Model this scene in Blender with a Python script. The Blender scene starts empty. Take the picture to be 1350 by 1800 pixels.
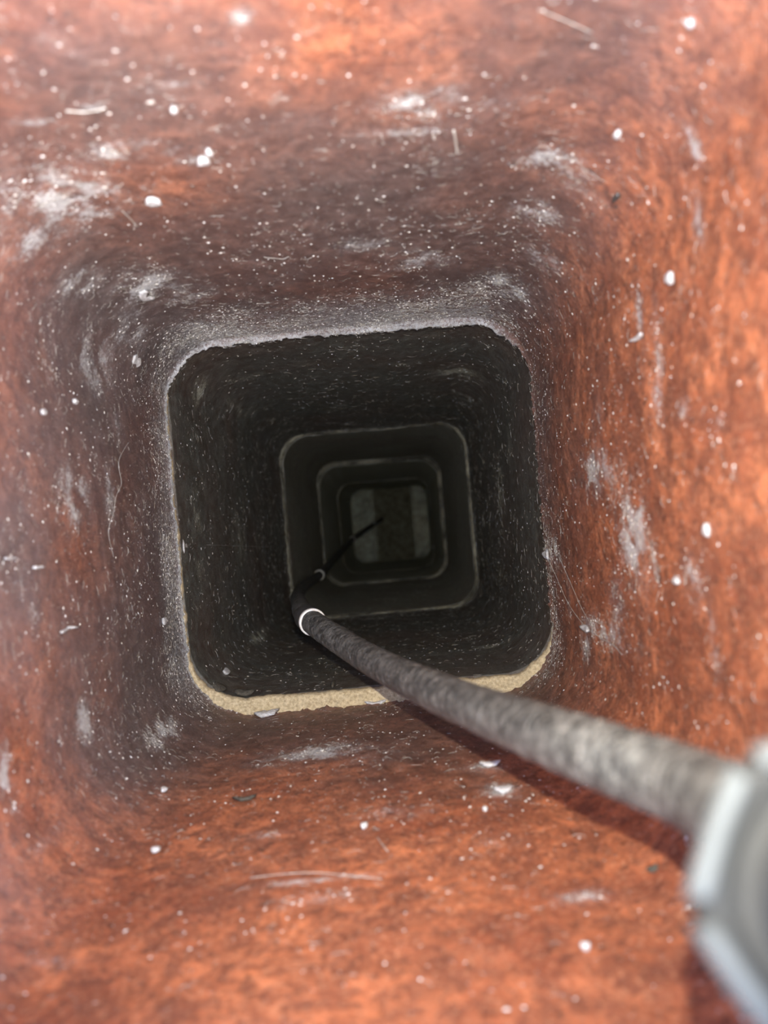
import bpy, math, random
import numpy as np
from mathutils import Vector

# ------------------------------------------------------------------ camera, sky, light, exposure
scene = bpy.context.scene
ROOT = scene.collection
FPX = 1355.0                       # focal length in pixels of the 1350 x 1800 frame
VPX, VPY = 690.0, 922.0            # vanishing point of the flue axis
ROLL = math.radians(5.0)
ZC = 3.75                          # camera height above the hearth; depth D below it

cam_d = bpy.data.cameras.new('camera')
cam = bpy.data.objects.new('camera', cam_d)
ROOT.objects.link(cam)
cam.location = (0, 0, ZC)
cam.rotation_euler = (0, 0, -ROLL)
cam_d.sensor_fit = 'HORIZONTAL'
cam_d.sensor_width = 36.0
cam_d.lens = 36.0 * FPX / 1350.0
cam_d.shift_x = -(VPX - 675.0) / 1350.0
cam_d.shift_y = (VPY - 900.0) / 1350.0
cam_d.clip_start = 0.005
cam_d.dof.use_dof = True
cam_d.dof.focus_distance = 0.62
cam_d.dof.aperture_fstop = 9.0
scene.camera = cam

world = bpy.data.worlds.new('sky')
scene.world = world
world.use_nodes = True
wt = world.node_tree
wt.nodes.clear()
sky = wt.nodes.new('ShaderNodeTexSky')
sky.sky_type = 'NISHITA'
sky.sun_disc = False
sky.sun_elevation = math.radians(48)
sky.sun_rotation = math.radians(155)      # sun beyond the lower side of the picture
bg = wt.nodes.new('ShaderNodeBackground')
bg.inputs['Strength'].default_value = 2.7
wo = wt.nodes.new('ShaderNodeOutputWorld')
wt.links.new(sky.outputs[0], bg.inputs[0])
wt.links.new(bg.outputs[0], wo.inputs[0])

flash_d = bpy.data.lights.new('phone_torch', 'SPOT')
flash_d.energy = 12.5
flash_d.color = (1.0, 0.90, 0.72)
flash_d.spot_size = math.radians(106)
flash_d.spot_blend = 1.0
flash_d.shadow_soft_size = 0.0018
flash = bpy.data.objects.new('phone_torch', flash_d)
flash.location = (0.003, 0.018, ZC)
ROOT.objects.link(flash)

scene.view_settings.view_transform = 'Standard'
scene.view_settings.look = 'None'
scene.view_settings.gamma = 1.0
scene.view_settings.use_curve_mapping = False
scene.view_settings.exposure = 0.06

# ------------------------------------------------------------------ helpers
rng = np.random.default_rng(7)
random.seed(7)
CR, SR = math.cos(ROLL), math.sin(ROLL)


def ray(px, py):
    """direction (x, y) per unit depth of a photo pixel"""
    a, b = (px - VPX) / FPX, -(py - VPY) / FPX
    return a * CR + b * SR, -a * SR + b * CR


def P(px, py, D):
    x, y = ray(px, py)
    return np.array([x * D, y * D, ZC - D])


def _hash(ix, iy, iz, seed):
    h = (ix * 374761393 + iy * 668265263 + iz * 2147483647 + seed * 1274126177) & 0xFFFFFFFF
    h = ((h ^ (h >> 13)) * 1274126177) & 0xFFFFFFFF
    h = (h ^ (h >> 16)) & 0xFFFFFFFF
    return h / 4294967295.0


def vnoise(p, scale, seed=0):
    q = np.asarray(p) * scale + 1000.0
    i = np.floor(q).astype(np.int64)
    f = q - i
    f = f * f * (3 - 2 * f)
    r = 0
    for dx in (0, 1):
        wx = f[..., 0] if dx else 1 - f[..., 0]
        for dy in (0, 1):
            wy = f[..., 1] if dy else 1 - f[..., 1]
            for dz in (0, 1):
                wz = f[..., 2] if dz else 1 - f[..., 2]
                r = r + wx * wy * wz * _hash(i[..., 0] + dx, i[..., 1] + dy, i[..., 2] + dz, seed)
    return r * 2 - 1


def fbm(p, scale, octv=4, seed=0):
    r, a = 0, 0.5
    for o in range(octv):
        r = r + a * vnoise(p, scale * 2 ** o, seed + o)
        a *= 0.5
    return r


def sstep(a, b, x):
    t = np.clip((x - a) / (b - a), 0, 1)
    return t * t * (3 - 2 * t)


def mesh_obj(name, verts, faces, mat, parent=None, smooth=True):
    me = bpy.data.meshes.new(name)
    verts = np.asarray(verts, dtype=np.float32)
    if isinstance(faces, np.ndarray):
        nf, k = faces.shape
        me.vertices.add(len(verts))
        me.vertices.foreach_set('co', verts.ravel())
        me.loops.add(nf * k)
        me.loops.foreach_set('vertex_index', faces.astype(np.int32).ravel())
        me.polygons.add(nf)
        me.polygons.foreach_set('loop_start', np.arange(0, nf * k, k, dtype=np.int32))
        me.update(calc_edges=True)
        me.validate()
    else:
        me.from_pydata([tuple(map(float, v)) for v in verts], [], faces)
    if smooth:
        me.polygons.foreach_set('use_smooth', np.ones(len(me.polygons), dtype=bool))
    me.materials.append(mat)
    o = bpy.data.objects.new(name, me)
    ROOT.objects.link(o)
    if parent:
        o.parent = parent
    return o


def add_attr(o, name, vals):
    a = o.data.attributes.new(name, 'FLOAT', 'POINT')
    a.data.foreach_set('value', np.asarray(vals, dtype=np.float32))


def tag(o, label, cat=None, group=None, kind=None):
    if label:
        o['label'] = label
    if cat:
        o['category'] = cat
    if group:
        o['group'] = group
    if kind:
        o['kind'] = kind
    return o


# ------------------------------------------------------------------ materials
def new_mat(name):
    m = bpy.data.materials.new(name)
    m.use_nodes = True
    nt = m.node_tree
    nt.nodes.clear()
    out = nt.nodes.new('ShaderNodeOutputMaterial')
    b = nt.nodes.new('ShaderNodeBsdfPrincipled')
    nt.links.new(b.outputs[0], out.inputs[0])
    return m, nt, b


def N(nt, typ, **kw):
    n = nt.nodes.new(typ)
    for k, v in kw.items():
        if k in ('Scale', 'Detail', 'Roughness', 'Strength', 'Distance', 'Factor', 'Randomness', 'Distortion'):
            n.inputs[k].default_value = v
        else:
            setattr(n, k, v)
    return n


def ramp(nt, fac, stops):
    r = nt.nodes.new('ShaderNodeValToRGB')
    e = r.color_ramp.elements
    while len(e) < len(stops):
        e.new(0.5)
    for el, (p, c) in zip(e, stops):
        el.position = p
        el.color = (c, c, c, 1) if isinstance(c, (int, float)) else (*c, 1)
    nt.links.new(fac, r.inputs[0])
    return r.outputs[0]


def mix(nt, fac, a, b):
    m = nt.nodes.new('ShaderNodeMix')
    m.data_type = 'RGBA'
    for s, v in ((0, fac), (6, a), (7, b)):
        if isinstance(v, (int, float)):
            m.inputs[s].default_value = v
        elif isinstance(v, tuple):
            m.inputs[s].default_value = (*v, 1)
        else:
            nt.links.new(v, m.inputs[s])
    return m.outputs[2]


def math_n(nt, op, a, b=None):
    m = nt.nodes.new('ShaderNodeMath')
    m.operation = op
    m.use_clamp = op in ('MULTIPLY', 'ADD')
    for i, v in enumerate((a, b)):
        if v is None:
            continue
        if isinstance(v, (int, float)):
            m.inputs[i].default_value = v
        else:
            nt.links.new(v, m.inputs[i])
    return m.outputs[0]


def clay_material():
    m, nt, b = new_mat('sooty_terracotta')
    co = N(nt, 'ShaderNodeTexCoord').outputs['Object']

    def noise(scale, detail=6, rough=0.6, dist=0.0):
        n = N(nt, 'ShaderNodeTexNoise', Scale=scale, Detail=detail, Roughness=rough, Distortion=dist)
        nt.links.new(co, n.inputs['Vector'])
        return n.outputs['Fac']
    sa = N(nt, 'ShaderNodeAttribute', attribute_name='soot').outputs['Fac']
    da = N(nt, 'ShaderNodeAttribute', attribute_name='dust').outputs['Fac']
    big = noise(26, 5, 0.6)
    mid = noise(120, 6, 0.68, 0.4)
    fine = noise(520, 4, 0.7)
    clay = mix(nt, ramp(nt, big, [(0.36, 0.0), (0.64, 1.0)]), (0.35, 0.106, 0.050), (0.65, 0.230, 0.102))
    clay = mix(nt, ramp(nt, mid, [(0.36, 0.9), (0.58, 0.0)]), clay, (0.16, 0.056, 0.034))
    clay = mix(nt, ramp(nt, noise(48, 6, 0.7, 0.6), [(0.38, 0.7), (0.56, 0.0)]), clay, (0.19, 0.068, 0.042))
    clay = mix(nt, ramp(nt, fine, [(0.53, 0.0), (0.72, 0.65)]), clay, (0.68, 0.37, 0.22))
    clay = mix(nt, ramp(nt, fine, [(0.30, 0.6), (0.46, 0.0)]), clay, (0.13, 0.055, 0.036))
    # blackish pits in the clay
    clay = mix(nt, ramp(nt, noise(300, 5, 0.75), [(0.34, 0.85), (0.44, 0.0)]), clay, (0.05, 0.030, 0.024))
    fa = N(nt, 'ShaderNodeAttribute', attribute_name='film').outputs['Fac']
    clay = mix(nt, fa, clay, (0.38, 0.30, 0.33))
    sootc = mix(nt, ramp(nt, mid, [(0.38, 0.0), (0.66, 1.0)]), mix(nt, N(nt, 'ShaderNodeAttribute', attribute_name='olive').outputs['Fac'], (0.052, 0.042, 0.040), (0.044, 0.045, 0.041)), mix(nt, N(nt, 'ShaderNodeAttribute', attribute_name='olive').outputs['Fac'], (0.145, 0.115, 0.108), (0.135, 0.138, 0.124)))
    # soot laid on with a broken edge
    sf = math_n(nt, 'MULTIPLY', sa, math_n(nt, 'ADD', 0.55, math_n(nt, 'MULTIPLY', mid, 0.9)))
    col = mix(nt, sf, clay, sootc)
    # pale ash and lime scuffs, and painted brightness of deep liners, broken up by fine noise
    scr = N(nt, 'ShaderNodeTexNoise', Scale=420, Detail=5, Roughness=0.75)
    nt.links.new(co, scr.inputs['Vector'])
    scr2 = math_n(nt, 'ADD', math_n(nt, 'MULTIPLY', scr.outputs['Fac'], 0.62), math_n(nt, 'MULTIPLY', noise(1500, 3, 0.7), 0.38))
    thr = math_n(nt, 'SUBTRACT', math_n(nt, 'ADD', scr2, math_n(nt, 'MULTIPLY', da, 0.25)), 0.615)
    df = ramp(nt, math_n(nt, 'MULTIPLY', thr, 9.0), [(0.0, 0.0), (1.0, 1.0)])
    df = math_n(nt, 'MULTIPLY', df, 0.68)
    film = math_n(nt, 'MULTIPLY', da, 0.22)
    col = mix(nt, film, col, mix(nt, N(nt, 'ShaderNodeAttribute', attribute_name='olive').outputs['Fac'], (0.38, 0.40, 0.41), (0.40, 0.41, 0.31)))
    col = mix(nt, df, col, mix(nt, N(nt, 'ShaderNodeAttribute', attribute_name='olive').outputs['Fac'], (0.60, 0.64, 0.66), (0.56, 0.57, 0.46)))
    nt.links.new(col, b.inputs['Base Color'])
    rr = mix(nt, sa, (0.58, 0.58, 0.58), (0.50, 0.50, 0.50))
    nt.links.new(rr, b.inputs['Roughness'])
    b.inputs['Specular IOR Level'].default_value = 0.5
    bh = math_n(nt, 'ADD', math_n(nt, 'MULTIPLY', mid, 0.6), math_n(nt, 'MULTIPLY', fine, 0.4))
    bm = N(nt, 'ShaderNodeBump', Strength=0.75, Distance=0.0022)
    nt.links.new(bh, bm.inputs['Height'])
    nt.links.new(bm.outputs[0], b.inputs['Normal'])
    return m


def grain_material(name, c1, c2, scale, rough=0.9, bump=0.0008, metal=0.0, detail=5, lo=0.35, hi=0.68, strength=0.8):
    m, nt, b = new_mat(name)
    co = N(nt, 'ShaderNodeTexCoord').outputs['Object']
    n = N(nt, 'ShaderNodeTexNoise', Scale=scale, Detail=detail, Roughness=0.7)
    nt.links.new(co, n.inputs['Vector'])
    nt.links.new(mix(nt, ramp(nt, n.outputs['Fac'], [(lo, 0.0), (hi, 1.0)]), c1, c2), b.inputs['Base Color'])
    b.inputs['Roughness'].default_value = rough
    b.inputs['Metallic'].default_value = metal
    bm = N(nt, 'ShaderNodeBump', Strength=strength, Distance=bump)
    nt.links.new(n.outputs['Fac'], bm.inputs['Height'])
    nt.links.new(bm.outputs[0], b.inputs['Normal'])
    return m


M_CLAY = clay_material()
M_MORTAR = grain_material('sandy_mortar', (0.34, 0.27, 0.16), (0.66, 0.56, 0.36), 420)
M_MORTAR_OLD = grain_material('smoked_mortar', (0.055, 0.052, 0.038), (0.36, 0.34, 0.25), 22, lo=0.40, hi=0.64)


def rod_material():
    m, nt, b = new_mat('dusty_black_rod')
    co = N(nt, 'ShaderNodeAttribute', attribute_name='rodco').outputs['Vector']
    oc = N(nt, 'ShaderNodeTexCoord').outputs['Object']

    def noise(v, scale, detail, rough):
        n = N(nt, 'ShaderNodeTexNoise', Scale=scale, Detail=detail, Roughness=rough)
        nt.links.new(v, n.inputs['Vector'])
        return n.outputs['Fac']
    ringn = noise(co, 620, 5, 0.7)
    blot = noise(oc, 90, 5, 0.65)
    grit = noise(oc, 900, 3, 0.7)
    col = mix(nt, ramp(nt, ringn, [(0.46, 0.0), (0.74, 0.9)]), (0.028, 0.029, 0.029), (0.28, 0.285, 0.27))
    col = mix(nt, ramp(nt, blot, [(0.50, 0.0), (0.76, 0.6)]), col, (0.25, 0.252, 0.235))
    col = mix(nt, ramp(nt, grit, [(0.60, 0.0), (0.72, 0.8)]), col, (0.66, 0.64, 0.57))
    nt.links.new(col, b.inputs['Base Color'])
    b.inputs['Roughness'].default_value = 0.55
    bm = N(nt, 'ShaderNodeBump', Strength=0.8, Distance=0.0007)
    nt.links.new(ringn, bm.inputs['Height'])
    nt.links.new(bm.outputs[0], b.inputs['Normal'])
    return m


M_RUBBER = rod_material()
M_FERRULE = grain_material('dark_steel', (0.10, 0.10, 0.10), (0.20, 0.20, 0.20), 300, rough=0.4, metal=0.6, bump=0.0002)
M_RING = grain_material('white_ring', (0.70, 0.70, 0.66), (0.86, 0.86, 0.84), 300, rough=0.45, bump=0.0001)
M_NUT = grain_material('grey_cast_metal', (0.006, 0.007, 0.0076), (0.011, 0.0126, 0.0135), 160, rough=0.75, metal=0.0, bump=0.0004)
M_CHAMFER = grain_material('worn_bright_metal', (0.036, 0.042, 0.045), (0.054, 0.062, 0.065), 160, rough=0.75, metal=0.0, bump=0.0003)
M_RUBBER_SOOT = grain_material('soot_crumb', (0.035, 0.032, 0.026), (0.12, 0.11, 0.085), 400)
M_BRICK = grain_material('smoked_firebrick', (0.17, 0.16, 0.105), (0.46, 0.44, 0.29), 30, bump=0.003)
M_SPECK = grain_material('white_ash_speck', (0.62, 0.61, 0.57), (0.86, 0.86, 0.83), 200, rough=0.7)
M_FIBRE = grain_material('grey_fibre', (0.36, 0.35, 0.31), (0.66, 0.65, 0.60), 200, rough=0.8)
M_FLAKE = grain_material('pale_flake', (0.40, 0.41, 0.41), (0.72, 0.73, 0.74), 500, rough=0.75)

# ------------------------------------------------------------------ flue liners
LEN = 0.61
WALL = 0.025
# each liner: depth range, extents (x0, x1, y0, y1) at its upper and lower end, corner radius
LINERS = [
    (-0.03, 0.606, (-0.172, 0.120, -0.140, 0.155), (-0.1715, 0.1185, -0.1400, 0.1555), 0.051),
    (0.612, 1.214, (-0.1690, 0.1200, -0.1260, 0.163), (-0.169, 0.1265, -0.138, 0.1535), 0.043),
    (1.222, 1.824, (-0.1655, 0.1230, -0.1350, 0.152), (-0.170, 0.1240, -0.135, 0.158), 0.046),
    (1.832, 2.434, (-0.1655, 0.1150, -0.1295, 0.147), (-0.168, 0.1250, -0.147, 0.142), 0.046),
    (2.442, 3.046, (-0.1630, 0.1230, -0.1450, 0.139), (-0.158, 0.1430, -0.141, 0.147), 0.046),
]


def rrect(ext, r, s):
    """rounded rectangle at arc fraction s (array) -> xy, outward normal; ext arrays broadcast"""
    x0, x1, y0, y1 = ext
    w, h = x1 - x0 - 2 * r, y1 - y0 - 2 * r
    q = math.pi * r / 2
    per = 2 * w + 2 * h + 4 * q
    t = np.mod(s, 1.0) * per
    x = np.zeros_like(t); y = np.zeros_like(t); nx = np.zeros_like(t); ny = np.zeros_like(t)
    acc = 0
    segs = [('l', x0 + r, y0, 1, 0, w, 0, -1), ('c', x1 - r, y0 + r, -90), ('l', x1, y0 + r, 0, 1, h, 1, 0), ('c', x1 - r, y1 - r, 0),
            ('l', x1 - r, y1, -1, 0, w, 0, 1), ('c', x0 + r, y1 - r, 90), ('l', x0, y1 - r, 0, -1, h, -1, 0), ('c', x0 + r, y0 + r, 180)]
    for sg in segs:
        ln = sg[5] if sg[0] == 'l' else q
        k = (t >= acc - 1e-12) & (t < acc + ln + 1e-9)
        u = np.clip(t - acc, 0, ln)
        if sg[0] == 'l':
            x = np.where(k, sg[1] + sg[3] * u, x); y = np.where(k, sg[2] + sg[4] * u, y)
            nx = np.where(k, sg[6], nx); ny = np.where(k, sg[7], ny)
        else:
            a = np.radians(sg[3]) + u / r
            x = np.where(k, sg[1] + r * np.cos(a), x); y = np.where(k, sg[2] + r * np.sin(a), y)
            nx = np.where(k, np.cos(a), nx); ny = np.where(k, np.sin(a), ny)
        acc = acc + ln
    return x, y, nx, ny


def ext_at(L, D):
    d0, d1, a, b, r = L
    t = np.clip((D - d0) / (d1 - d0), 0, 1)
    return tuple(a[i] + (b[i] - a[i]) * t for i in range(4)), r


def hit(px, py, idx=0):
    """where the photo's sight line meets the inner face of a liner -> D, point, inward normal, tangent"""
    L = LINERS[idx]
    rx, ry = ray(px, py)
    lo, hi = 0.02, 3.2
    for _ in range(50):
        D = (lo + hi) / 2
        (x0, x1, y0, y1), r = ext_at(L, D)
        qx = abs(rx * D - (x0 + x1) / 2) - (x1 - x0) / 2 + r
        qy = abs(ry * D - (y0 + y1) / 2) - (y1 - y0) / 2 + r
        sd = math.hypot(max(qx, 0), max(qy, 0)) + min(max(qx, qy), 0) - r
        if sd > 0:
            hi = D
        else:
            lo = D
    (x0, x1, y0, y1), r = ext_at(L, D)
    X, Y = rx * D, ry * D
    qx = abs(X - (x0 + x1) / 2) - (x1 - x0) / 2 + r
    qy = abs(Y - (y0 + y1) / 2) - (y1 - y0) / 2 + r
    if qx > 0 and qy > 0:
        n = np.array([math.copysign(qx, X - (x0 + x1) / 2), math.copysign(qy, Y - (y0 + y1) / 2)])
    elif qx > qy:
        n = np.array([math.copysign(1, X - (x0 + x1) / 2), 0])
    else:
        n = np.array([0, math.copysign(1, Y - (y0 + y1) / 2)])
    n = -n / np.linalg.norm(n)
    return D, np.array([X, Y, ZC - D]), np.array([n[0], n[1], 0.0]), np.array([-n[1], n[0], 0.0])


# pale scuffs of ash and lime: pixel centre, half width across / along the picture's radius, strength
SCUFFS = [(110, 350, 95, 70, 1.0), (60, 420, 60, 40, .7), (225, 268, 80, 22, .9), (350, 285, 60, 14, .5), (55, 215, 45, 12, .6),
          (260, 500, 70, 30, .8), (140, 500, 45, 35, .7), (165, 640, 40, 60, .7), (230, 580, 50, 50, .5), (330, 520, 70, 30, .5), (60, 330, 70, 50, .6),
          (970, 285, 60, 22, 1.0), (945, 370, 45, 20, .8), (740, 180, 80, 28, .8), (850, 190, 70, 22, .5), (740, 455, 60, 22, .7), (720, 235, 90, 8, .7),
          (880, 500, 60, 22, .9), (955, 450, 40, 20, .6), (640, 430, 70, 14, .6), (430, 30, 30, 20, .8), (1010, 330, 60, 16, .4),
          (1217, 255, 14, 34, 1.0), (1210, 330, 16, 26, .6), (1225, 385, 14, 40, .9), (1110, 950, 24, 85, 1.0), (1120, 910, 12, 60, .9), (1045, 830, 34, 46, .8),
          (1225, 1020, 18, 46, .9), (1150, 990, 10, 50, .6), (1255, 1130, 7, 60, .7), (1060, 1110, 55, 26, .7), (1030, 1130, 12, 30, .8), (1155, 620, 7, 110, .7), (1125, 560, 7, 70, .6),
          (1155, 690, 10, 50, .8), (1050, 735, 12, 30, .6), (1205, 720, 10, 20, .5), (975, 970, 10, 30, .8), (1000, 1060, 6, 60, .4), (1080, 1060, 16, 60, .5),
          (130, 870, 28, 60, .9), (190, 870, 10, 60, .6), (200, 760, 12, 60, .5), (150, 1265, 18, 40, 1.0), (60, 1080, 12, 40, .5), (145, 1210, 14, 30, .5), (290, 1285, 34, 22, .9), (10, 1375, 14, 60, 1.0),
          (560, 1325, 90, 14, .9), (660, 1330, 60, 10, .5), (480, 1340, 40, 10, .7), (880, 1388, 30, 16, 1.0), (850, 1347, 34, 8, .8), (700, 1430, 60, 12, .5), (470, 1465, 40, 8, .6),
          (1020, 1575, 50, 14, .6), (880, 1480, 40, 10, .4), (560, 1545, 120, 5, .8), (90, 1690, 60, 14, .6), (80, 1480, 60, 16, .3), (560, 1580, 60, 12, .5),
          (1265, 745, 10, 14, .5), (1340, 300, 40, 60, .25), (100, 60, 80, 40, .3), (300, 150, 60, 10, .5), (150, 187, 40, 6, .8)]
SCUFFS2 = [(455, 1118, 22, 12, 1.0), (350, 690, 14, 30, .8), (440, 660, 40, 10, .5), (420, 720, 40, 14, .5), (800, 655, 50, 12, .8), (700, 640, 70, 10, .4),
           (880, 860, 8, 60, .9), (895, 780, 8, 50, .5), (345, 900, 12, 60, .6), (420, 950, 16, 80, .5), (530, 640, 60, 10, .4), (820, 700, 40, 14, .4), (860, 1140, 40, 14, .5), (350, 1000, 14, 80, .4)]


def scuff_field(pos, idx, table):
    """dust 0..1 at inner wall points"""
    f = np.zeros(len(pos))
    for px, py, ra, rb, st in table:
        D, p, n, t = hit(px, py, idx)
        h = math.hypot(p[0], p[1])
        vert = abs(n[0]) > abs(n[1])
        tpx, rpx = (rb, ra) if vert else (ra, rb)       # across = along the wall's tangent in the picture
        rt = tpx * D / FPX
        rz = rpx * D / FPX * D / h
        v = pos - p
        near = np.abs(v[:, 2]) < 3 * rz
        vt = v[near] @ t
        vn = v[near] @ n
        g = np.exp(-(vt / rt) ** 2 - (v[near][:, 2] / rz) ** 2 - (vn / 0.03) ** 2)
        f[near] = np.maximum(f[near], g * st)
    return f * np.clip(0.85 + 1.9 * fbm(pos, 110, 4, 77), 0, 1.2)


LINER_LABELS = ['orange terracotta flue liner around the camera, topmost of the five',
                'black sooty flue liner below the tan mortar ledge, second from the top',
                'dark sooty flue liner where the rod bends, third from the top',
                'dark flue liner framed by the grey ring, fourth from the top',
                'smallest dark flue liner at the far end, fifth from the top']
RES = [(900, 420), (620, 260), (320, 90), (240, 60), (240, 60)]
liner_objs = []
WALLPTS = []
for i, L in enumerate(LINERS):
    ns, nd = RES[i]
    d0, d1, ea, eb, r = L
    s = np.arange(ns) / ns
    # rows closer together towards the lower rim
    u = np.linspace(0, 1, nd)
    u = 1 - (1 - u) ** 1.25
    Dv = d0 + (d1 - d0) * u
    rows, soot, dust = [], [], []
    for D in Dv:
        e, rr = ext_at(L, D)
        x, y, nx, ny = rrect(e, rr, s)
        rows.append(np.stack([x, y, np.full(ns, ZC - D), nx, ny], 1))
    G = np.concatenate(rows)
    pos, nrm = G[:, :3].copy(), G[:, 3:5]
    Dd = ZC - pos[:, 2]
    lump = fbm(pos, 9, 3, 11 + i) * 0.0032 + fbm(pos, 60, 3, 31 + i) * 0.0009
    chip = sstep(0.010, 0.0, d1 - Dd)
    lump = lump * (1 - 0.75 * chip) + chip * (fbm(pos * np.array([1, 1, 0]), 40, 2, 61 + i) * 0.0014 + fbm(pos * np.array([1, 1, 0]), 200, 3, 65 + i) * 0.0020 + np.clip(fbm(pos * np.array([1, 1, 0]), 700, 2, 68 + i) - 0.25, 0, 1) * -0.004)
    if i == 0:
        lip = np.clip(np.clip(nrm[:, 1], 0, 1) + 0.35 * np.clip(-nrm[:, 0], 0, 1), 0, 1)
        lump = lump - chip * 0.001 - sstep(0.007, 0.0, d1 - Dd) * lip * (0.0026 + 0.0012 * fbm(pos, 80, 2, 71))
    chip0 = sstep(0.008, 0.0, Dd - d0)
    lump = lump + chip0 * np.abs(fbm(pos, 150, 2, 81 + i)) * 0.0015
    pos[:, :2] += nrm * lump[:, None]
    pos[:, 2] += chip ** 3 * (fbm(pos * np.array([1, 1, 0]), 120, 2, 91 + i) * 0.0035)
    # ---- soot and dust, with depth shading and deep-liner brightening painted in
    big = fbm(pos, 12, 4, 5)
    if i == 0:
        top = np.clip(nrm[:, 1], 0, 1); bot = np.clip(-nrm[:, 1], 0, 1)
        lef = np.clip(-nrm[:, 0], 0, 1); rig = np.clip(nrm[:, 0], 0, 1)
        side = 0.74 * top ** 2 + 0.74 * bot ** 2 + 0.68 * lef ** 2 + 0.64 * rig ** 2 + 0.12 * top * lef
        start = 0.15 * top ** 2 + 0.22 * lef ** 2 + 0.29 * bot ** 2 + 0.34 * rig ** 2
        g = sstep(0, 1, (Dd - start + big * 0.10) / 0.27)  # real soot near the rim, spread upward to paint in the light's falloff
        soot_shade = np.clip(side * g + 0.16 * lef + 0.08 * top + big * 0.22, 0, 1)
        fi = (0.54 * lef ** 2 + 0.20 * top) * np.clip(0.75 + big, 0, 1.3)
        dust_lift = scuff_field(pos, 0, SCUFFS)
        dust_lift = np.maximum(dust_lift, 0.75 * top ** 2 * sstep(0.46, 0.60, Dd + big * 0.03))
        dust_lift = np.maximum(dust_lift, 0.55 * lef ** 2 * sstep(0.53, 0.60, Dd + big * 0.03))
        dust_lift = np.maximum(dust_lift, (0.16 * lef + 0.10 * top) * (0.7 + big))
        dust_lift = np.maximum(dust_lift, 1.0 * np.clip(top + lef, 0, 1) * sstep(0.008, 0.001, d1 - Dd))
        dust_lift = np.maximum(dust_lift, 0.30 * rig ** 2 * sstep(0.53, 0.60, Dd + big * 0.03))
    else:
        fi = np.zeros(len(pos))
        soot_shade = np.clip((0.96 if i < 2 else 0.9) + big * 0.12, 0, 1)
        dust_lift = np.full(len(pos), (0, 0.18, 0.62, 1.2, 1.3)[i]) + 0.14 * big  # paler with depth: brightness painted in where the torch light falls off
        if i == 1:
            dust_lift = np.maximum(dust_lift, scuff_field(pos, 1, SCUFFS2))
        dust_lift = np.maximum(dust_lift, 0.55 * sstep(0.05, 0.0, d1 - Dd))
    WALLPTS.append((pos.copy(), nrm.copy(), dust_lift.copy(), Dd.copy()))
    # ---- outer shell rows
    ex = []
    for D, e in ((d1, eb), (d0, ea)):
        o_e = (e[0] - WALL, e[1] + WALL, e[2] - WALL, e[3] + WALL)
        x, y, nx, ny = rrect(o_e, r + WALL, s)
        ex.append(np.stack([x, y, np.full(ns, ZC - D)], 1))
    V = np.concatenate([pos] + ex)
    soot_shade = np.concatenate([soot_shade, np.full(2 * ns, 0.1)]); dust_lift = np.concatenate([dust_lift, np.full(2 * ns, 0.1)])
    R = nd + 2
    a = np.arange(R)[:, None] * ns + np.arange(ns)[None]
    b = np.arange(R)[:, None] * ns + (np.arange(ns)[None] + 1) % ns
    F = np.stack([a, np.roll(a, -1, 0), np.roll(b, -1, 0), b], -1).reshape(-1, 4)
    o = mesh_obj('flue_liner', V, F, M_CLAY)
    add_attr(o, 'soot', soot_shade)
    add_attr(o, 'dust', dust_lift)
    add_attr(o, 'olive', np.full(len(V), 0.0 if i == 0 else 1.0))
    add_attr(o, 'film', np.concatenate([fi, np.zeros(2 * ns)]))
    tag(o, LINER_LABELS[i], 'flue liner', 'flue liners stacked down the chimney')
    o['kind'] = 'structure'
    liner_objs.append(o)

# ---- mortar beds between the liners (each a part of the liner it lies on)
for i in range(1, 5):
    L0, L1 = LINERS[i - 1], LINERS[i]
    ns = 700 if i == 1 else 320
    s = np.arange(ns) / ns
    dt, db = L0[1] - 0.003, L1[0] + 0.003
    e = L1[2]
    x, y, nx, ny = rrect(e, L1[4], s)
    base = np.stack([x, y, np.zeros(ns)], 1)
    jag = fbm(base, 70, 3, 200 + i) * 0.0016 + fbm(base, 260, 2, 210 + i) * 0.0014 + 0.0006
    oe = (e[0] - WALL + 0.004, e[1] + WALL - 0.004, e[2] - WALL + 0.004, e[3] + WALL - 0.004)
    ox, oy, _, _ = rrect(oe, L1[4] + WALL, s)
    rows = []
    for k, (off, D) in enumerate(((0.0014, db), (-0.0004, (dt + db) / 2 + 0.001), (0.0003, dt + 0.0035), (0.0020, dt + 0.0022))):
        rows.append(np.stack([x + nx * (jag + off), y + ny * (jag + off), ZC - D + fbm(base, 90, 3, 220 + k) * 0.0012], 1))
    for t in (0.15, 0.35, 0.6, 1.0):
        bx, by = x + nx * (jag * (1 - t) + 0.0020) , y + ny * (jag * (1 - t) + 0.0020)
        q = np.stack([bx + (ox - bx) * t, by + (oy - by) * t, np.full(ns, ZC - dt - 0.0022)], 1)
        q[:, 2] += fbm(q, 300, 3, 230) * 0.0010
        rows.append(q)
    rows.append(np.stack([ox, oy, np.full(ns, ZC - db)], 1))
    V = np.concatenate(rows)
    R = len(rows)
    a = np.arange(R)[:, None] * ns + np.arange(ns)[None]
    b = np.arange(R)[:, None] * ns + (np.arange(ns)[None] + 1) % ns
    F = np.stack([a, b, np.roll(b, -1, 0), np.roll(a, -1, 0)], -1).reshape(-1, 4)
    m = mesh_obj('mortar_joint', V, F, M_MORTAR if i == 1 else M_MORTAR_OLD, liner_objs[i])
    tag(m, 'tan sandy mortar bed on the rim' if i == 1 else 'smoked grey mortar bed on the rim')


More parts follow.
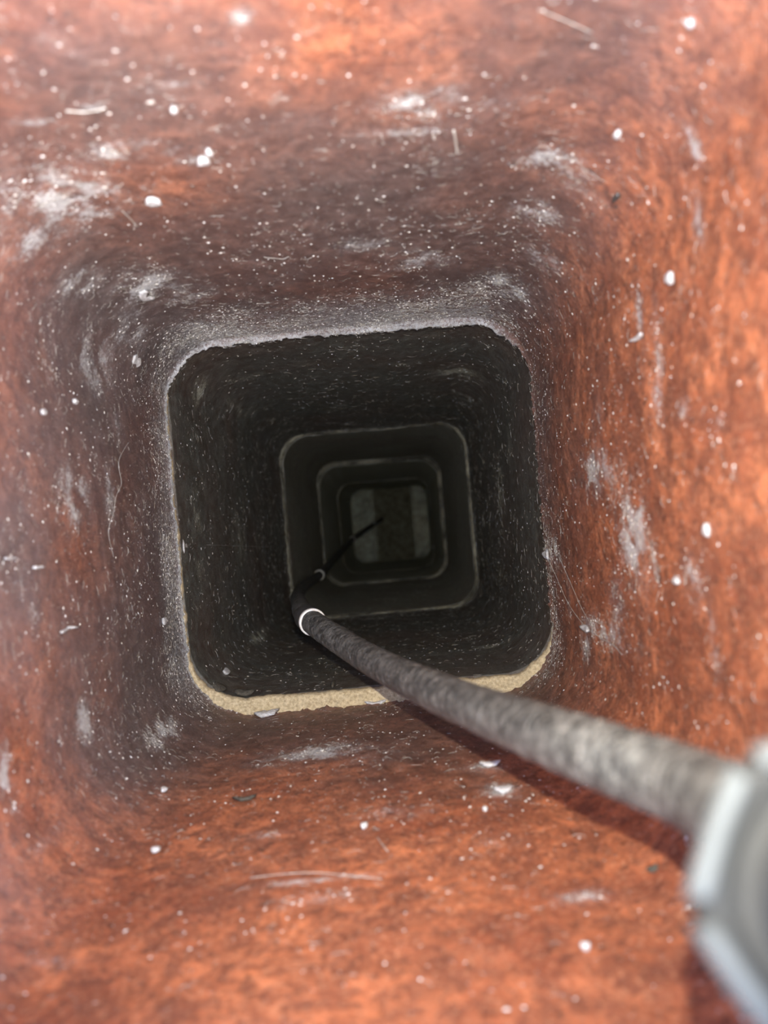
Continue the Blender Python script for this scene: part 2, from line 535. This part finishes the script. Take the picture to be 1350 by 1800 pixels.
# ------------------------------------------------------------------ far end: smoke chamber below the last liner
def box(name, x0, x1, y0, y1, D0, D1, mat, parent=None, bev=0.01):
    import bmesh
    bm = bmesh.new()
    bmesh.ops.create_cube(bm, size=1)
    for v in bm.verts:
        v.co = ((x0 + x1) / 2 + v.co.x * (x1 - x0), (y0 + y1) / 2 + v.co.y * (y1 - y0), ZC - (D0 + D1) / 2 + v.co.z * (D1 - D0))
    bmesh.ops.bevel(bm, geom=list(bm.edges), offset=bev, segments=2, affect='EDGES')
    me = bpy.data.meshes.new(name)
    bm.to_mesh(me); bm.free()
    me.materials.append(mat)
    o = bpy.data.objects.new(name, me)
    ROOT.objects.link(o)
    if parent:
        o.parent = parent
    return o


tag(box('wall_left', -0.45, -0.36, -0.40, 0.40, 3.06, 3.75, M_BRICK), 'smoked brick left wall of the smoke chamber', kind='structure')
tag(box('wall_right', 0.36, 0.45, -0.40, 0.40, 3.06, 3.75, M_BRICK), 'smoked brick right wall of the smoke chamber', kind='structure')
tag(box('wall_back', -0.45, 0.45, 0.36, 0.45, 3.06, 3.75, M_BRICK), 'smoked brick back wall of the smoke chamber', kind='structure')
tag(box('wall_front', -0.45, 0.45, -0.45, -0.36, 3.06, 3.75, M_BRICK), 'smoked brick front wall of the smoke chamber', kind='structure')
tag(box('floor', -0.45, 0.45, -0.45, 0.45, 3.75, 3.80, M_BRICK), 'dark hearth floor at the bottom of the chimney', kind='structure')
for nm, x0, x1, y0, y1 in (('left', -0.45, -0.172, -0.45, 0.45), ('right', 0.158, 0.45, -0.45, 0.45), ('back', -0.18, 0.17, 0.163, 0.45), ('front', -0.18, 0.17, -0.45, -0.156)):
    tag(box('ceiling', x0, x1, y0, y1, 3.05, 3.09, M_BRICK, bev=0.003), 'sooty slab round the foot of the liner, %s side' % nm, kind='structure')
tag(box('smoke_shelf', -0.36, -0.070, -0.36, 0.36, 3.22, 3.30, M_BRICK, bev=0.012), 'pale ledge at the far end, left of the dark slot', 'ledge', 'ledges at the foot of the flue')
tag(box('smoke_shelf', 0.088, 0.36, -0.36, 0.36, 3.24, 3.32, M_BRICK, bev=0.012), 'pale ledge at the far end, right of the dark slot', 'ledge', 'ledges at the foot of the flue')

# ------------------------------------------------------------------ the sweeping rod
RD = 0.018
KEY = [P(1560, 1606, 0.070), P(1490, 1560, 0.095), P(1335, 1452, 0.135), P(1200, 1380, 0.174), P(1050, 1325, 0.2040), P(900, 1269, 0.265), P(760, 1213, 0.3535), P(640, 1153, 0.476), P(545, 1090, 0.600),
       P(527, 1062, 0.80), P(524, 1046, 1.02), P(535, 1029, 1.27), P(562, 1010, 1.55), P(592, 978, 2.0), P(620, 948, 2.5), P(652, 925, 2.98), P(668, 915, 3.45), P(672, 912, 3.74)]
KEY = [np.asarray(k) for k in KEY]


def catmull(pts, n=24):
    out = []
    q = [2 * pts[0] - pts[1]] + pts + [2 * pts[-1] - pts[-2]]
    for i in range(1, len(q) - 2):
        p0, p1, p2, p3 = q[i - 1:i + 3]
        # centripetal parameters
        t0 = 0; t1 = t0 + np.linalg.norm(p1 - p0) ** .5; t2 = t1 + np.linalg.norm(p2 - p1) ** .5; t3 = t2 + np.linalg.norm(p3 - p2) ** .5
        for t in np.linspace(t1, t2, n, endpoint=False):
            a1 = (t1 - t) / (t1 - t0) * p0 + (t - t0) / (t1 - t0) * p1
            a2 = (t2 - t) / (t2 - t1) * p1 + (t - t1) / (t2 - t1) * p2
            a3 = (t3 - t) / (t3 - t2) * p2 + (t - t2) / (t3 - t2) * p3
            b1 = (t2 - t) / (t2 - t0) * a1 + (t - t0) / (t2 - t0) * a2
            b2 = (t3 - t) / (t3 - t1) * a2 + (t - t1) / (t3 - t1) * a3
            out.append((t2 - t) / (t2 - t1) * b1 + (t - t1) / (t2 - t1) * b2)
    out.append(pts[-1])
    return np.array(out)


curve = catmull(KEY)
seg = np.linalg.norm(np.diff(curve, axis=0), axis=1)
arc = np.concatenate([[0], np.cumsum(seg)])


def arc_of(key):
    return arc[np.argmin(np.linalg.norm(curve - KEY[key], axis=1))]


def sample(a):
    p = np.stack([np.interp(a, arc, curve[:, k]) for k in range(3)], -1)
    return p


def tube(name, prof, mat, parent, ns=40, rough=0.0, seed=0):
    """prof: list of (arc position, radius); swept along the rod's run"""
    a = np.array([q[0] for q in prof]); rad = np.array([q[1] for q in prof])
    p = sample(a)
    t = sample(np.minimum(a + 0.004, arc[-1])) - sample(np.maximum(a - 0.004, 0))
    t /= np.linalg.norm(t, axis=1)[:, None]
    ref = np.array([1.0, 0.2, 0.0])
    u = np.cross(t, ref); u /= np.linalg.norm(u, axis=1)[:, None]
    v = np.cross(t, u)
    an = np.arange(ns) / ns * 2 * math.pi
    dirs = u[:, None] * np.cos(an)[None, :, None] + v[:, None] * np.sin(an)[None, :, None]
    V = p[:, None] + dirs * rad[:, None, None]
    V = V.reshape(-1, 3)
    if rough:
        w = (fbm(V, 260, 3, seed) + 0.6 * fbm(V, 90, 2, seed + 9)) * rough
        V = V + dirs.reshape(-1, 3) * w[:, None]
    R = len(a)
    i0 = np.arange(R - 1)[:, None] * ns + np.arange(ns)[None]
    i1 = np.arange(R - 1)[:, None] * ns + (np.arange(ns)[None] + 1) % ns
    F = np.stack([i0, i1, i1 + ns, i0 + ns], -1).reshape(-1, 4).tolist()
    F.append(list(range(ns))[::-1])
    F.append([(R - 1) * ns + k for k in range(ns)])
    o = mesh_obj(name, V, F, mat, parent)
    at = o.data.attributes.new('rodco', 'FLOAT_VECTOR', 'POINT')
    rc = np.stack([np.repeat(a, ns), np.tile(np.cos(an) * 0.0028, R), np.tile(np.sin(an) * 0.0028, R)], 1)
    at.data.foreach_set('vector', rc.astype(np.float32).ravel())
    return o


rod = bpy.data.objects.new('sweeping_rod', None)
rod.empty_display_size = 0.02
ROOT.objects.link(rod)
tag(rod, 'dusty black flexible sweeping rod with grey coupling, bent down into the flue', 'chimney rod')
A0, AN, A1, A2, A3, AE = 0.0, arc_of(1), arc_of(8), arc_of(12), arc_of(14), arc[-1]
r0 = RD / 2
for k, (s0, s1) in enumerate(((AN + 0.004, A1 - 0.010), (A1 + 0.010, A2 - 0.008), (A2 + 0.008, A3 - 0.008), (A3 + 0.008, AE - 0.004))):
    n = max(40, int((s1 - s0) / (0.0012 if k == 0 else 0.004)))
    tube('rod_shaft', [(s0 + (s1 - s0) * j / n, r0 * (1.0 if k == 0 else 0.95)) for j in range(n + 1)], M_RUBBER, rod, 72 if k == 0 else 40, 0.0005, 300 + k)
for k, a in enumerate((A1, A2, A3)):
    fr = tube('ferrule', [(a - 0.012, r0 * .9), (a - 0.012, r0 * 1.04), (a - 0.010, r0 * 1.10), (a + 0.018, r0 * 1.14), (a + 0.021, r0 * 1.06), (a + 0.026, r0 * 1.06), (a + 0.027, r0 * .9)], M_FERRULE, rod, 48)
    rg = tube('ferrule_ring', [(a - 0.0135, r0 * .9), (a - 0.0135, r0 * 1.10), (a - 0.0125, r0 * 1.17), (a - 0.0090, r0 * 1.17), (a - 0.0080, r0 * 1.10)], M_RING, fr, 48)
    tag(rg, 'bright white ring')

# coupling nut at the near end: hexagonal, bright worn chamfers, dark grey socket
nc = P(1540, 1592, 0.085)
axis = np.array([0, 0, ZC]) - nc; axis /= np.linalg.norm(axis)      # faces the camera end of the rod
refd = np.array(list(ray(1195 - 1540 + VPX, 1606 - 1592 + VPY)) + [0.0])   # one corner points to the left of the picture
refd -= axis * (refd @ axis); refd /= np.linalg.norm(refd)
side_v = np.cross(axis, refd)
coupling = bpy.data.objects.new('coupling', None)
coupling.empty_display_size = 0.01
ROOT.objects.link(coupling)
coupling.parent = rod
tag(coupling, 'grey metal hexagonal coupling nut')


def hexloop(R, h, rnd=0.16, n=16):
    """rounded hexagon, h along the axis from the nut's front"""
    out = []
    for k in range(6):
        c0 = k * math.pi / 3
        for j in range(n):
            t = j / n
            a = c0 + t * math.pi / 3
            hexr = R * math.cos(math.pi / 6) / math.cos((t - 0.5) * math.pi / 3)
            rr = hexr * (1 - rnd) + R * 0.93 * rnd
            out.append(nc + rr * (math.cos(a) * refd + math.sin(a) * side_v) + h * axis)
    return out


def loops_obj(name, loops, mat, parent, cap0=False, cap1=False):
    n = len(loops[0])
    V = np.concatenate([np.array(l) for l in loops])
    F = []
    for i in range(len(loops) - 1):
        for j in range(n):
            F.append([i * n + j, i * n + (j + 1) % n, (i + 1) * n + (j + 1) % n, (i + 1) * n + j])
    if cap0:
        F.append(list(range(n))[::-1])
    if cap1:
        F.append([(len(loops) - 1) * n + j for j in range(n)])
    return mesh_obj(name, V, F, mat, parent)


RN = 0.0215
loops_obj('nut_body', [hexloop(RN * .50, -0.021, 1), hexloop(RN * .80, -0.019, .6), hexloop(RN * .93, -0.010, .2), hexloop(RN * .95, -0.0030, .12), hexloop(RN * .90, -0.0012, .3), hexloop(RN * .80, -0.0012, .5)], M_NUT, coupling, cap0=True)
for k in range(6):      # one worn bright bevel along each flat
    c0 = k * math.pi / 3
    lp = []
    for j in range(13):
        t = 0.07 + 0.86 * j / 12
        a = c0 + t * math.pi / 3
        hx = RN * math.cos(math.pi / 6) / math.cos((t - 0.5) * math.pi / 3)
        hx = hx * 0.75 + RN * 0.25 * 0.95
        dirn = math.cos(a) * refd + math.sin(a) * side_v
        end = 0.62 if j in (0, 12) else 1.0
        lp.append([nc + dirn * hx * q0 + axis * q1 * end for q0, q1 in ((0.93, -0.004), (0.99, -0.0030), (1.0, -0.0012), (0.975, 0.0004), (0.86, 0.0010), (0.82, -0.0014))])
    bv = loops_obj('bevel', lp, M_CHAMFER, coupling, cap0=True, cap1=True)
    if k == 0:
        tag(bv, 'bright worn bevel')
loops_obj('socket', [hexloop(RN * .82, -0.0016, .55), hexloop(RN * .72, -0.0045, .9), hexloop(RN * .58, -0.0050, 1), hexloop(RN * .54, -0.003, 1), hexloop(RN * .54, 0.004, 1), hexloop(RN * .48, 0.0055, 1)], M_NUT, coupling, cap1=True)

# ------------------------------------------------------------------ dust specks and fibres on the walls
OCT_V = np.array([(1, 0, 0), (0.4, 0.9, 0), (-0.8, 0.6, 0), (-0.9, -0.5, 0), (0.2, -1, 0), (0, 0, 0.55), (0, 0, -0.3)])
OCT_F = np.array([(k, (k + 1) % 5, 5) for k in range(5)] + [((k + 1) % 5, k, 6) for k in range(5)])


def pick(idx, n, bias):
    pos, nrm, dust_lift, Dd = WALLPTS[idx]
    w = (0.12 + dust_lift ** 1.3 * bias) * np.where((Dd > 0.12), 1, 0)
    # clumps
    w = w * (0.25 + np.clip(fbm(pos, 40, 2, 400 + idx) + 0.45, 0, 1) ** 2 * 2)
    w = w / w.sum()
    k = rng.choice(len(pos), n, p=w)
    return pos[k], -nrm[k], dust_lift[k], Dd[k]


def specks(idx, n, smin, smax, bias, label):
    p, nn, dust_lift, Dd = pick(idx, n, bias)
    size = smin * (smax / smin) ** (rng.random(n) ** 3.6)
    nx3 = np.concatenate([nn, np.zeros((n, 1))], 1)
    t = np.stack([-nn[:, 1], nn[:, 0], np.zeros(n)], 1)
    z = np.tile([0, 0, 1.0], (n, 1))
    a = rng.random(n) * 6.283
    u = t * np.cos(a)[:, None] + z * np.sin(a)[:, None]
    v = -t * np.sin(a)[:, None] + z * np.cos(a)[:, None]
    sx = size * (0.6 + 0.8 * rng.random(n)); sy = size * (0.6 + 0.5 * rng.random(n)); sz = np.minimum(size, 0.0008) * 0.9
    p = p + rng.normal(0, 0.0006, (n, 1)) * t
    V = p[:, None] + OCT_V[None, :, :1] * (u * sx[:, None])[:, None] + OCT_V[None, :, 1:2] * (v * sy[:, None])[:, None] + OCT_V[None, :, 2:] * (nx3 * sz[:, None])[:, None]
    F = (OCT_F[None] + (np.arange(n) * 7)[:, None, None]).reshape(-1, 3)
    o = mesh_obj('ash_specks', V.reshape(-1, 3), F, M_SPECK, smooth=False)
    return tag(o, label, 'ash specks', kind='stuff')


def fibres(idx, n, lmin, lmax, wid, bias, label):
    p, nn, dust_lift, Dd = pick(idx, n, bias)
    K = 5
    nx3 = np.concatenate([nn, np.zeros((n, 1))], 1)
    t = np.stack([-nn[:, 1], nn[:, 0], np.zeros(n)], 1)
    z = np.tile([0, 0, 1.0], (n, 1))
    a = rng.normal(0, 0.9, n)
    ln = lmin * (lmax / lmin) ** (rng.random(n) ** 2)
    bend = rng.normal(0, 0.9, n)
    lift = np.abs(rng.normal(0, 0.0006, n))
    pts = []
    cur = p.copy()
    for k in range(K):
        an = a + bend * (k / (K - 1) - 0.5) * 1.6
        pts.append(cur + nx3 * (0.0002 + lift * math.sin(math.pi * k / (K - 1)))[:, None])
        cur = cur + (t * np.cos(an)[:, None] + z * np.sin(an)[:, None]) * (ln / (K - 1))[:, None]
    pts = np.array(pts)                                       # K, n, 3
    w = (wid * (0.6 + 0.8 * rng.random(n)))[:, None]
    V = []
    for k in range(K):
        d = pts[min(k + 1, K - 1)] - pts[max(k - 1, 0)]
        d /= np.linalg.norm(d, axis=1)[:, None] + 1e-12
        sd = np.cross(nx3, d)
        tp = 0.35 if k in (0, K - 1) else 1.0
        V += [pts[k] + sd * w * tp, pts[k] - sd * w * tp, pts[k] + nx3 * w * 1.5 * tp]
    V = np.array(V).transpose(1, 0, 2)                        # n, 3K, 3
    F = []
    for k in range(K - 1):
        for j in range(3):
            F.append((3 * k + j, 3 * k + (j + 1) % 3, 3 * k + 3 + (j + 1) % 3, 3 * k + 3 + j))
    F = (np.array(F)[None] + (np.arange(n) * 3 * K)[:, None, None]).reshape(-1, 4)
    o = mesh_obj('dust_fibres', V.reshape(-1, 3), F, M_FIBRE, smooth=False)
    return tag(o, label, 'dust fibres', kind='stuff')


specks(0, 26000, 0.00013, 0.0010, 1.8, 'white ash specks scattered over the orange top liner')
specks(1, 5000, 0.00018, 0.0014, 1.2, 'pale ash specks on the black second liner')
specks(2, 700, 0.0003, 0.0018, 1.0, 'pale ash specks on the third liner')
specks(3, 260, 0.0004, 0.0020, 1.0, 'pale ash specks on the fourth liner')
fibres(0, 13000, 0.0012, 0.008, 0.00007, 2.6, 'fine grey dust fibres clinging to the orange top liner')
fibres(1, 4000, 0.002, 0.010, 0.00010, 1.5, 'fine grey dust fibres clinging to the black second liner')
fibres(2, 400, 0.003, 0.012, 0.00016, 1.0, 'fine grey dust fibres clinging to the third liner')


# ------------------------------------------------------------------ single flakes, each its own thing
def flake(px, py, wpx, hpx, rot, label, idx=0, lift=0.0005, outline=None, name='pale_flake', thick=0.0006, mat=None, cat='flake'):
    """a thin chip lying on the wall: its outline as seen in the photo, laid on the liner's face"""
    D, p, n, t = hit(px, py, idx)
    h = math.hypot(p[0], p[1])
    k = D / FPX
    rx = np.array([*np.array(ray(VPX + 1, VPY)), 0.0])          # picture right, in the room
    if abs(n[1]) > abs(n[0]):
        U = t * math.copysign(1, t @ rx); Wd = np.array([0, 0, 1.0]) * math.copysign(1, p[1])
        su, sw = wpx * k, hpx * k * D / h
    else:
        U = np.array([0, 0, 1.0]) * math.copysign(1, p[0]); Wd = t * math.copysign(1, t[1])
        su, sw = wpx * k * D / h, hpx * k
    sw, su = min(sw, 0.020), min(su, 0.020)
    rr = random.Random(int(px * 7 + py))
    if outline is None:
        m = 14
        outline = [(math.cos(6.283 * i / m) * (0.75 + 0.35 * rr.random()), math.sin(6.283 * i / m) * (0.75 + 0.35 * rr.random())) for i in range(m)]
    m = len(outline)
    V, F = [], []
    c, s_ = math.cos(rot), math.sin(rot)
    base = p + n * (lift + 0.0008)
    for lvl, (sc, up) in enumerate(((0.9, -0.0012), (1.0, thick * .4), (0.7, thick * 1.3), (0.3, thick * 1.7))):
        for (x, y) in outline:
            a, b = x * c - y * s_, x * s_ + y * c
            curl = 0.0012 * (a * a) * (su / 0.004)
            V.append(base + U * a * su / 2 * sc + Wd * b * sw / 2 * sc + n * (up + curl * sc * 0.4 + rr.random() * thick * 0.4))
    for l in range(3):
        for i in range(m):
            F.append([l * m + i, l * m + (i + 1) % m, (l + 1) * m + (i + 1) % m, (l + 1) * m + i])
    F.append([3 * m + i for i in range(m)]); F.append(list(range(m))[::-1])
    o = mesh_obj(name, V, F, mat or M_FLAKE)
    return tag(o, label, cat, 'loose flakes stuck to the liners')


CURL = [(-0.9, -0.2), (-0.7, 0.5), (-0.1, 0.95), (0.7, 0.8), (0.95, 0.35), (0.4, 0.45), (0.05, 0.15), (0.2, -0.3), (0.7, -0.75), (0.3, -1.0), (-0.4, -0.8)]
LONG = [(-1, 0), (-0.6, 0.5), (0.2, 0.7), (0.8, 0.4), (1, 0), (0.5, -0.5), (-0.3, -0.6)]
flake(255, 517, 26, 30, 0.2, 'white curled flake on the top left corner of the orange liner', outline=CURL)
flake(235, 632, 18, 26, 0.1, 'pale pinkish flake below the white curled flake')
flake(358, 278, 26, 16, 0.2, 'flat lilac grey flake on the upper wall')
flake(367, 262, 13, 10, 0, 'small round white dot above the lilac flake')
flake(305, 187, 13, 8, 0, 'small white dot high on the upper wall, left')
flake(270, 350, 30, 20, 0.4, 'pale smudged flake beside the blue white scuff')
flake(1183, 487, 16, 26, 0, 'white diamond flake on the right wall')
flake(1088, 232, 14, 16, 0, 'white blob at the upper right corner')
flake(1088, 342, 18, 12, 0.2, 'dark grey chip on the right upper corner', mat=M_FERRULE)
flake(1218, 35, 18, 12, 0, 'white blob near the top right edge')
flake(1248, 931, 9, 28, 0, 'short upright white flake on the right wall')
flake(1195, 1021, 10, 16, 0, 'small white flake beside the pale smear, right wall')
flake(1128, 592, 26, 11, 0.1, 'tan crumb between the two pale streaks, right wall')
flake(470, 1258, 48, 24, 0.05, 'white feathery husk lying just under the mortar ledge', outline=[(-1, -.4), (-.6, .2), (-.5, .9), (-.1, .5), (.3, 1), (.35, .4), (1, .2), (.6, -.1), (.7, -.6), (.1, -.5), (-.4, -.9)], thick=0.0012)
flake(660, 1239, 44, 8, 0.0, 'thin white sliver under the mortar ledge beside the rod', outline=LONG)
flake(274, 1498, 18, 9, 0.1, 'oval white spot on the lower wall, left')
flake(287, 1391, 12, 8, 0.3, 'small pale ring of lime on the lower left wall')
flake(640, 1455, 15, 8, 0, 'bright white spot in the middle of the lower wall')
flake(853, 1426, 10, 6, 0, 'tiny white spot under the rod shadow')
flake(885, 1392, 36, 16, 0.1, 'white crusty patch beside the rod shadow', outline=LONG)
flake(862, 1347, 40, 10, 0, 'white streaky crust closest to the rod', outline=LONG)
flake(1030, 1670, 18, 10, 0, 'white spot low on the lower wall, right')
flake(110, 1108, 40, 8, 0.5, 'pale club shaped streak on the left wall', outline=[(-1, -.6), (-.7, .6), (-.2, .5), (.7, .3), (1, .9), (1, -.6), (.6, -.2), (-.3, -.3)])
flake(60, 998, 18, 8, 0, 'pale tadpole spot near the left edge')
flake(72, 724, 11, 13, 0, 'bluish white ring spot on the left wall, upper')
flake(128, 706, 8, 12, 0, 'small pale spot on the left wall beside the ring spot')
flake(285, 1092, 6, 16, 0, 'white fleck on the left wall near the rim')
flake(10, 982, 22, 6, 0, 'pale dash at the very left edge')
flake(965, 975, 14, 22, 0, 'white tuft at the right rim of the top liner')
flake(1035, 1105, 24, 14, 0.7, 'pale cobweb knot on the right wall')
flake(320, 960, 8, 34, 0, 'pale flake hanging from the left rim', idx=0)
flake(763, 961, 9, 9, 0, 'tiny grey crumb deep in the third liner', idx=2)
flake(397, 1182, 14, 12, 0.4, 'grey crumb on the dark liner above the mortar ledge', idx=1)
flake(383, 1212, 26, 12, 0.6, 'dark tangled soot crumb at the left end of the mortar ledge', idx=1, mat=M_RUBBER_SOOT, thick=0.0015)
flake(430, 1222, 40, 8, 0.05, 'long flat soot crumb along the inner edge of the mortar ledge', idx=1, mat=M_RUBBER_SOOT, thick=0.0015)
flake(586, 1206, 8, 12, 0.0, 'small dark soot crumb standing on the mortar ledge', idx=1, mat=M_RUBBER_SOOT, thick=0.0015)
flake(430, 1408, 44, 6, 0.15, 'thin dark sliver on the lower wall', outline=LONG, mat=M_RUBBER_SOOT, thick=0.0003)
flake(1150, 1531, 22, 9, 0.0, 'dark oval spot on the lower wall beside the coupling', mat=M_RUBBER_SOOT, thick=0.0003)


# ------------------------------------------------------------------ single threads and hairs on the walls
def strand(pix, rad, label, name='cobweb_thread', cat='cobweb', idx=0, lift=0.0016):
    pts = []
    for px, py in pix:
        D, p, n, t = hit(px, py, idx)
        pts.append(p + n * lift)
    c = catmull([np.asarray(q) for q in pts], 8)
    d = np.gradient(c, axis=0); d /= np.linalg.norm(d, axis=1)[:, None]
    u = np.cross(d, [0.3, 0.5, 0.8]); u /= np.linalg.norm(u, axis=1)[:, None]
    v = np.cross(d, u)
    V, F, m = [], [], 5
    for k in range(len(c)):
        rr = rad * (0.75 + 0.5 * random.random())
        for j in range(m):
            V.append(c[k] + rr * (u[k] * math.cos(6.283 * j / m) + v[k] * math.sin(6.283 * j / m)))
    for k in range(len(c) - 1):
        for j in range(m):
            F.append([k * m + j, k * m + (j + 1) % m, (k + 1) * m + (j + 1) % m, (k + 1) * m + j])
    F.append(list(range(m))[::-1]); F.append([(len(c) - 1) * m + j for j in range(m)])
    return tag(mesh_obj(name, V, F, M_FIBRE), label, cat, 'threads and hairs on the walls')


strand([(963, 975), (980, 1010), (1000, 1055), (1022, 1088), (1042, 1108)], 0.00016, 'cobweb thread slanting down from the right rim tuft')
strand([(1042, 1108), (1062, 1122), (1085, 1135), (1098, 1150)], 0.00016, 'cobweb thread running on from the pale knot, right wall')
strand([(985, 975), (1005, 1020), (1030, 1075), (1046, 1100)], 0.00012, 'finer second cobweb thread beside the slanting one')
strand([(946, 8), (985, 24), (1015, 37), (1042, 49)], 0.00018, 'white hair with a bright tip near the top edge', 'pale_hair', 'hair')
strand([(797, 222), (800, 240), (803, 264)], 0.00045, 'short white drip hanging on the upper wall', 'lime_drip', 'drip')
strand([(440, 1550), (500, 1543), (560, 1541), (620, 1547), (672, 1552)], 0.00014, 'long pale curved hair across the lower wall', 'pale_hair', 'hair')
strand([(664, 1478), (672, 1490), (682, 1503)], 0.00020, 'short pale hair on the lower wall, right of the white spot', 'pale_hair', 'hair')
strand([(195, 980), (186, 935), (194, 905), (200, 872), (209, 850), (204, 815), (214, 790), (222, 778)], 0.00011, 'long pale wavy thread climbing the left wall')
strand([(115, 187), (150, 189), (185, 182)], 0.00030, 'short pale hair high on the upper wall, left', 'pale_hair', 'hair')
strand([(215, 365), (228, 378), (240, 392)], 0.00022, 'short bluish hair beside the blue white scuff', 'pale_hair', 'hair')
strand([(463, 447), (480, 449), (498, 450), (507, 446)], 0.00016, 'tiny hooked hair above the upper rim', 'pale_hair', 'hair')
strand([(360, 958), (420, 960), (480, 962)], 0.00012, 'very fine thread across the black second liner', idx=1)
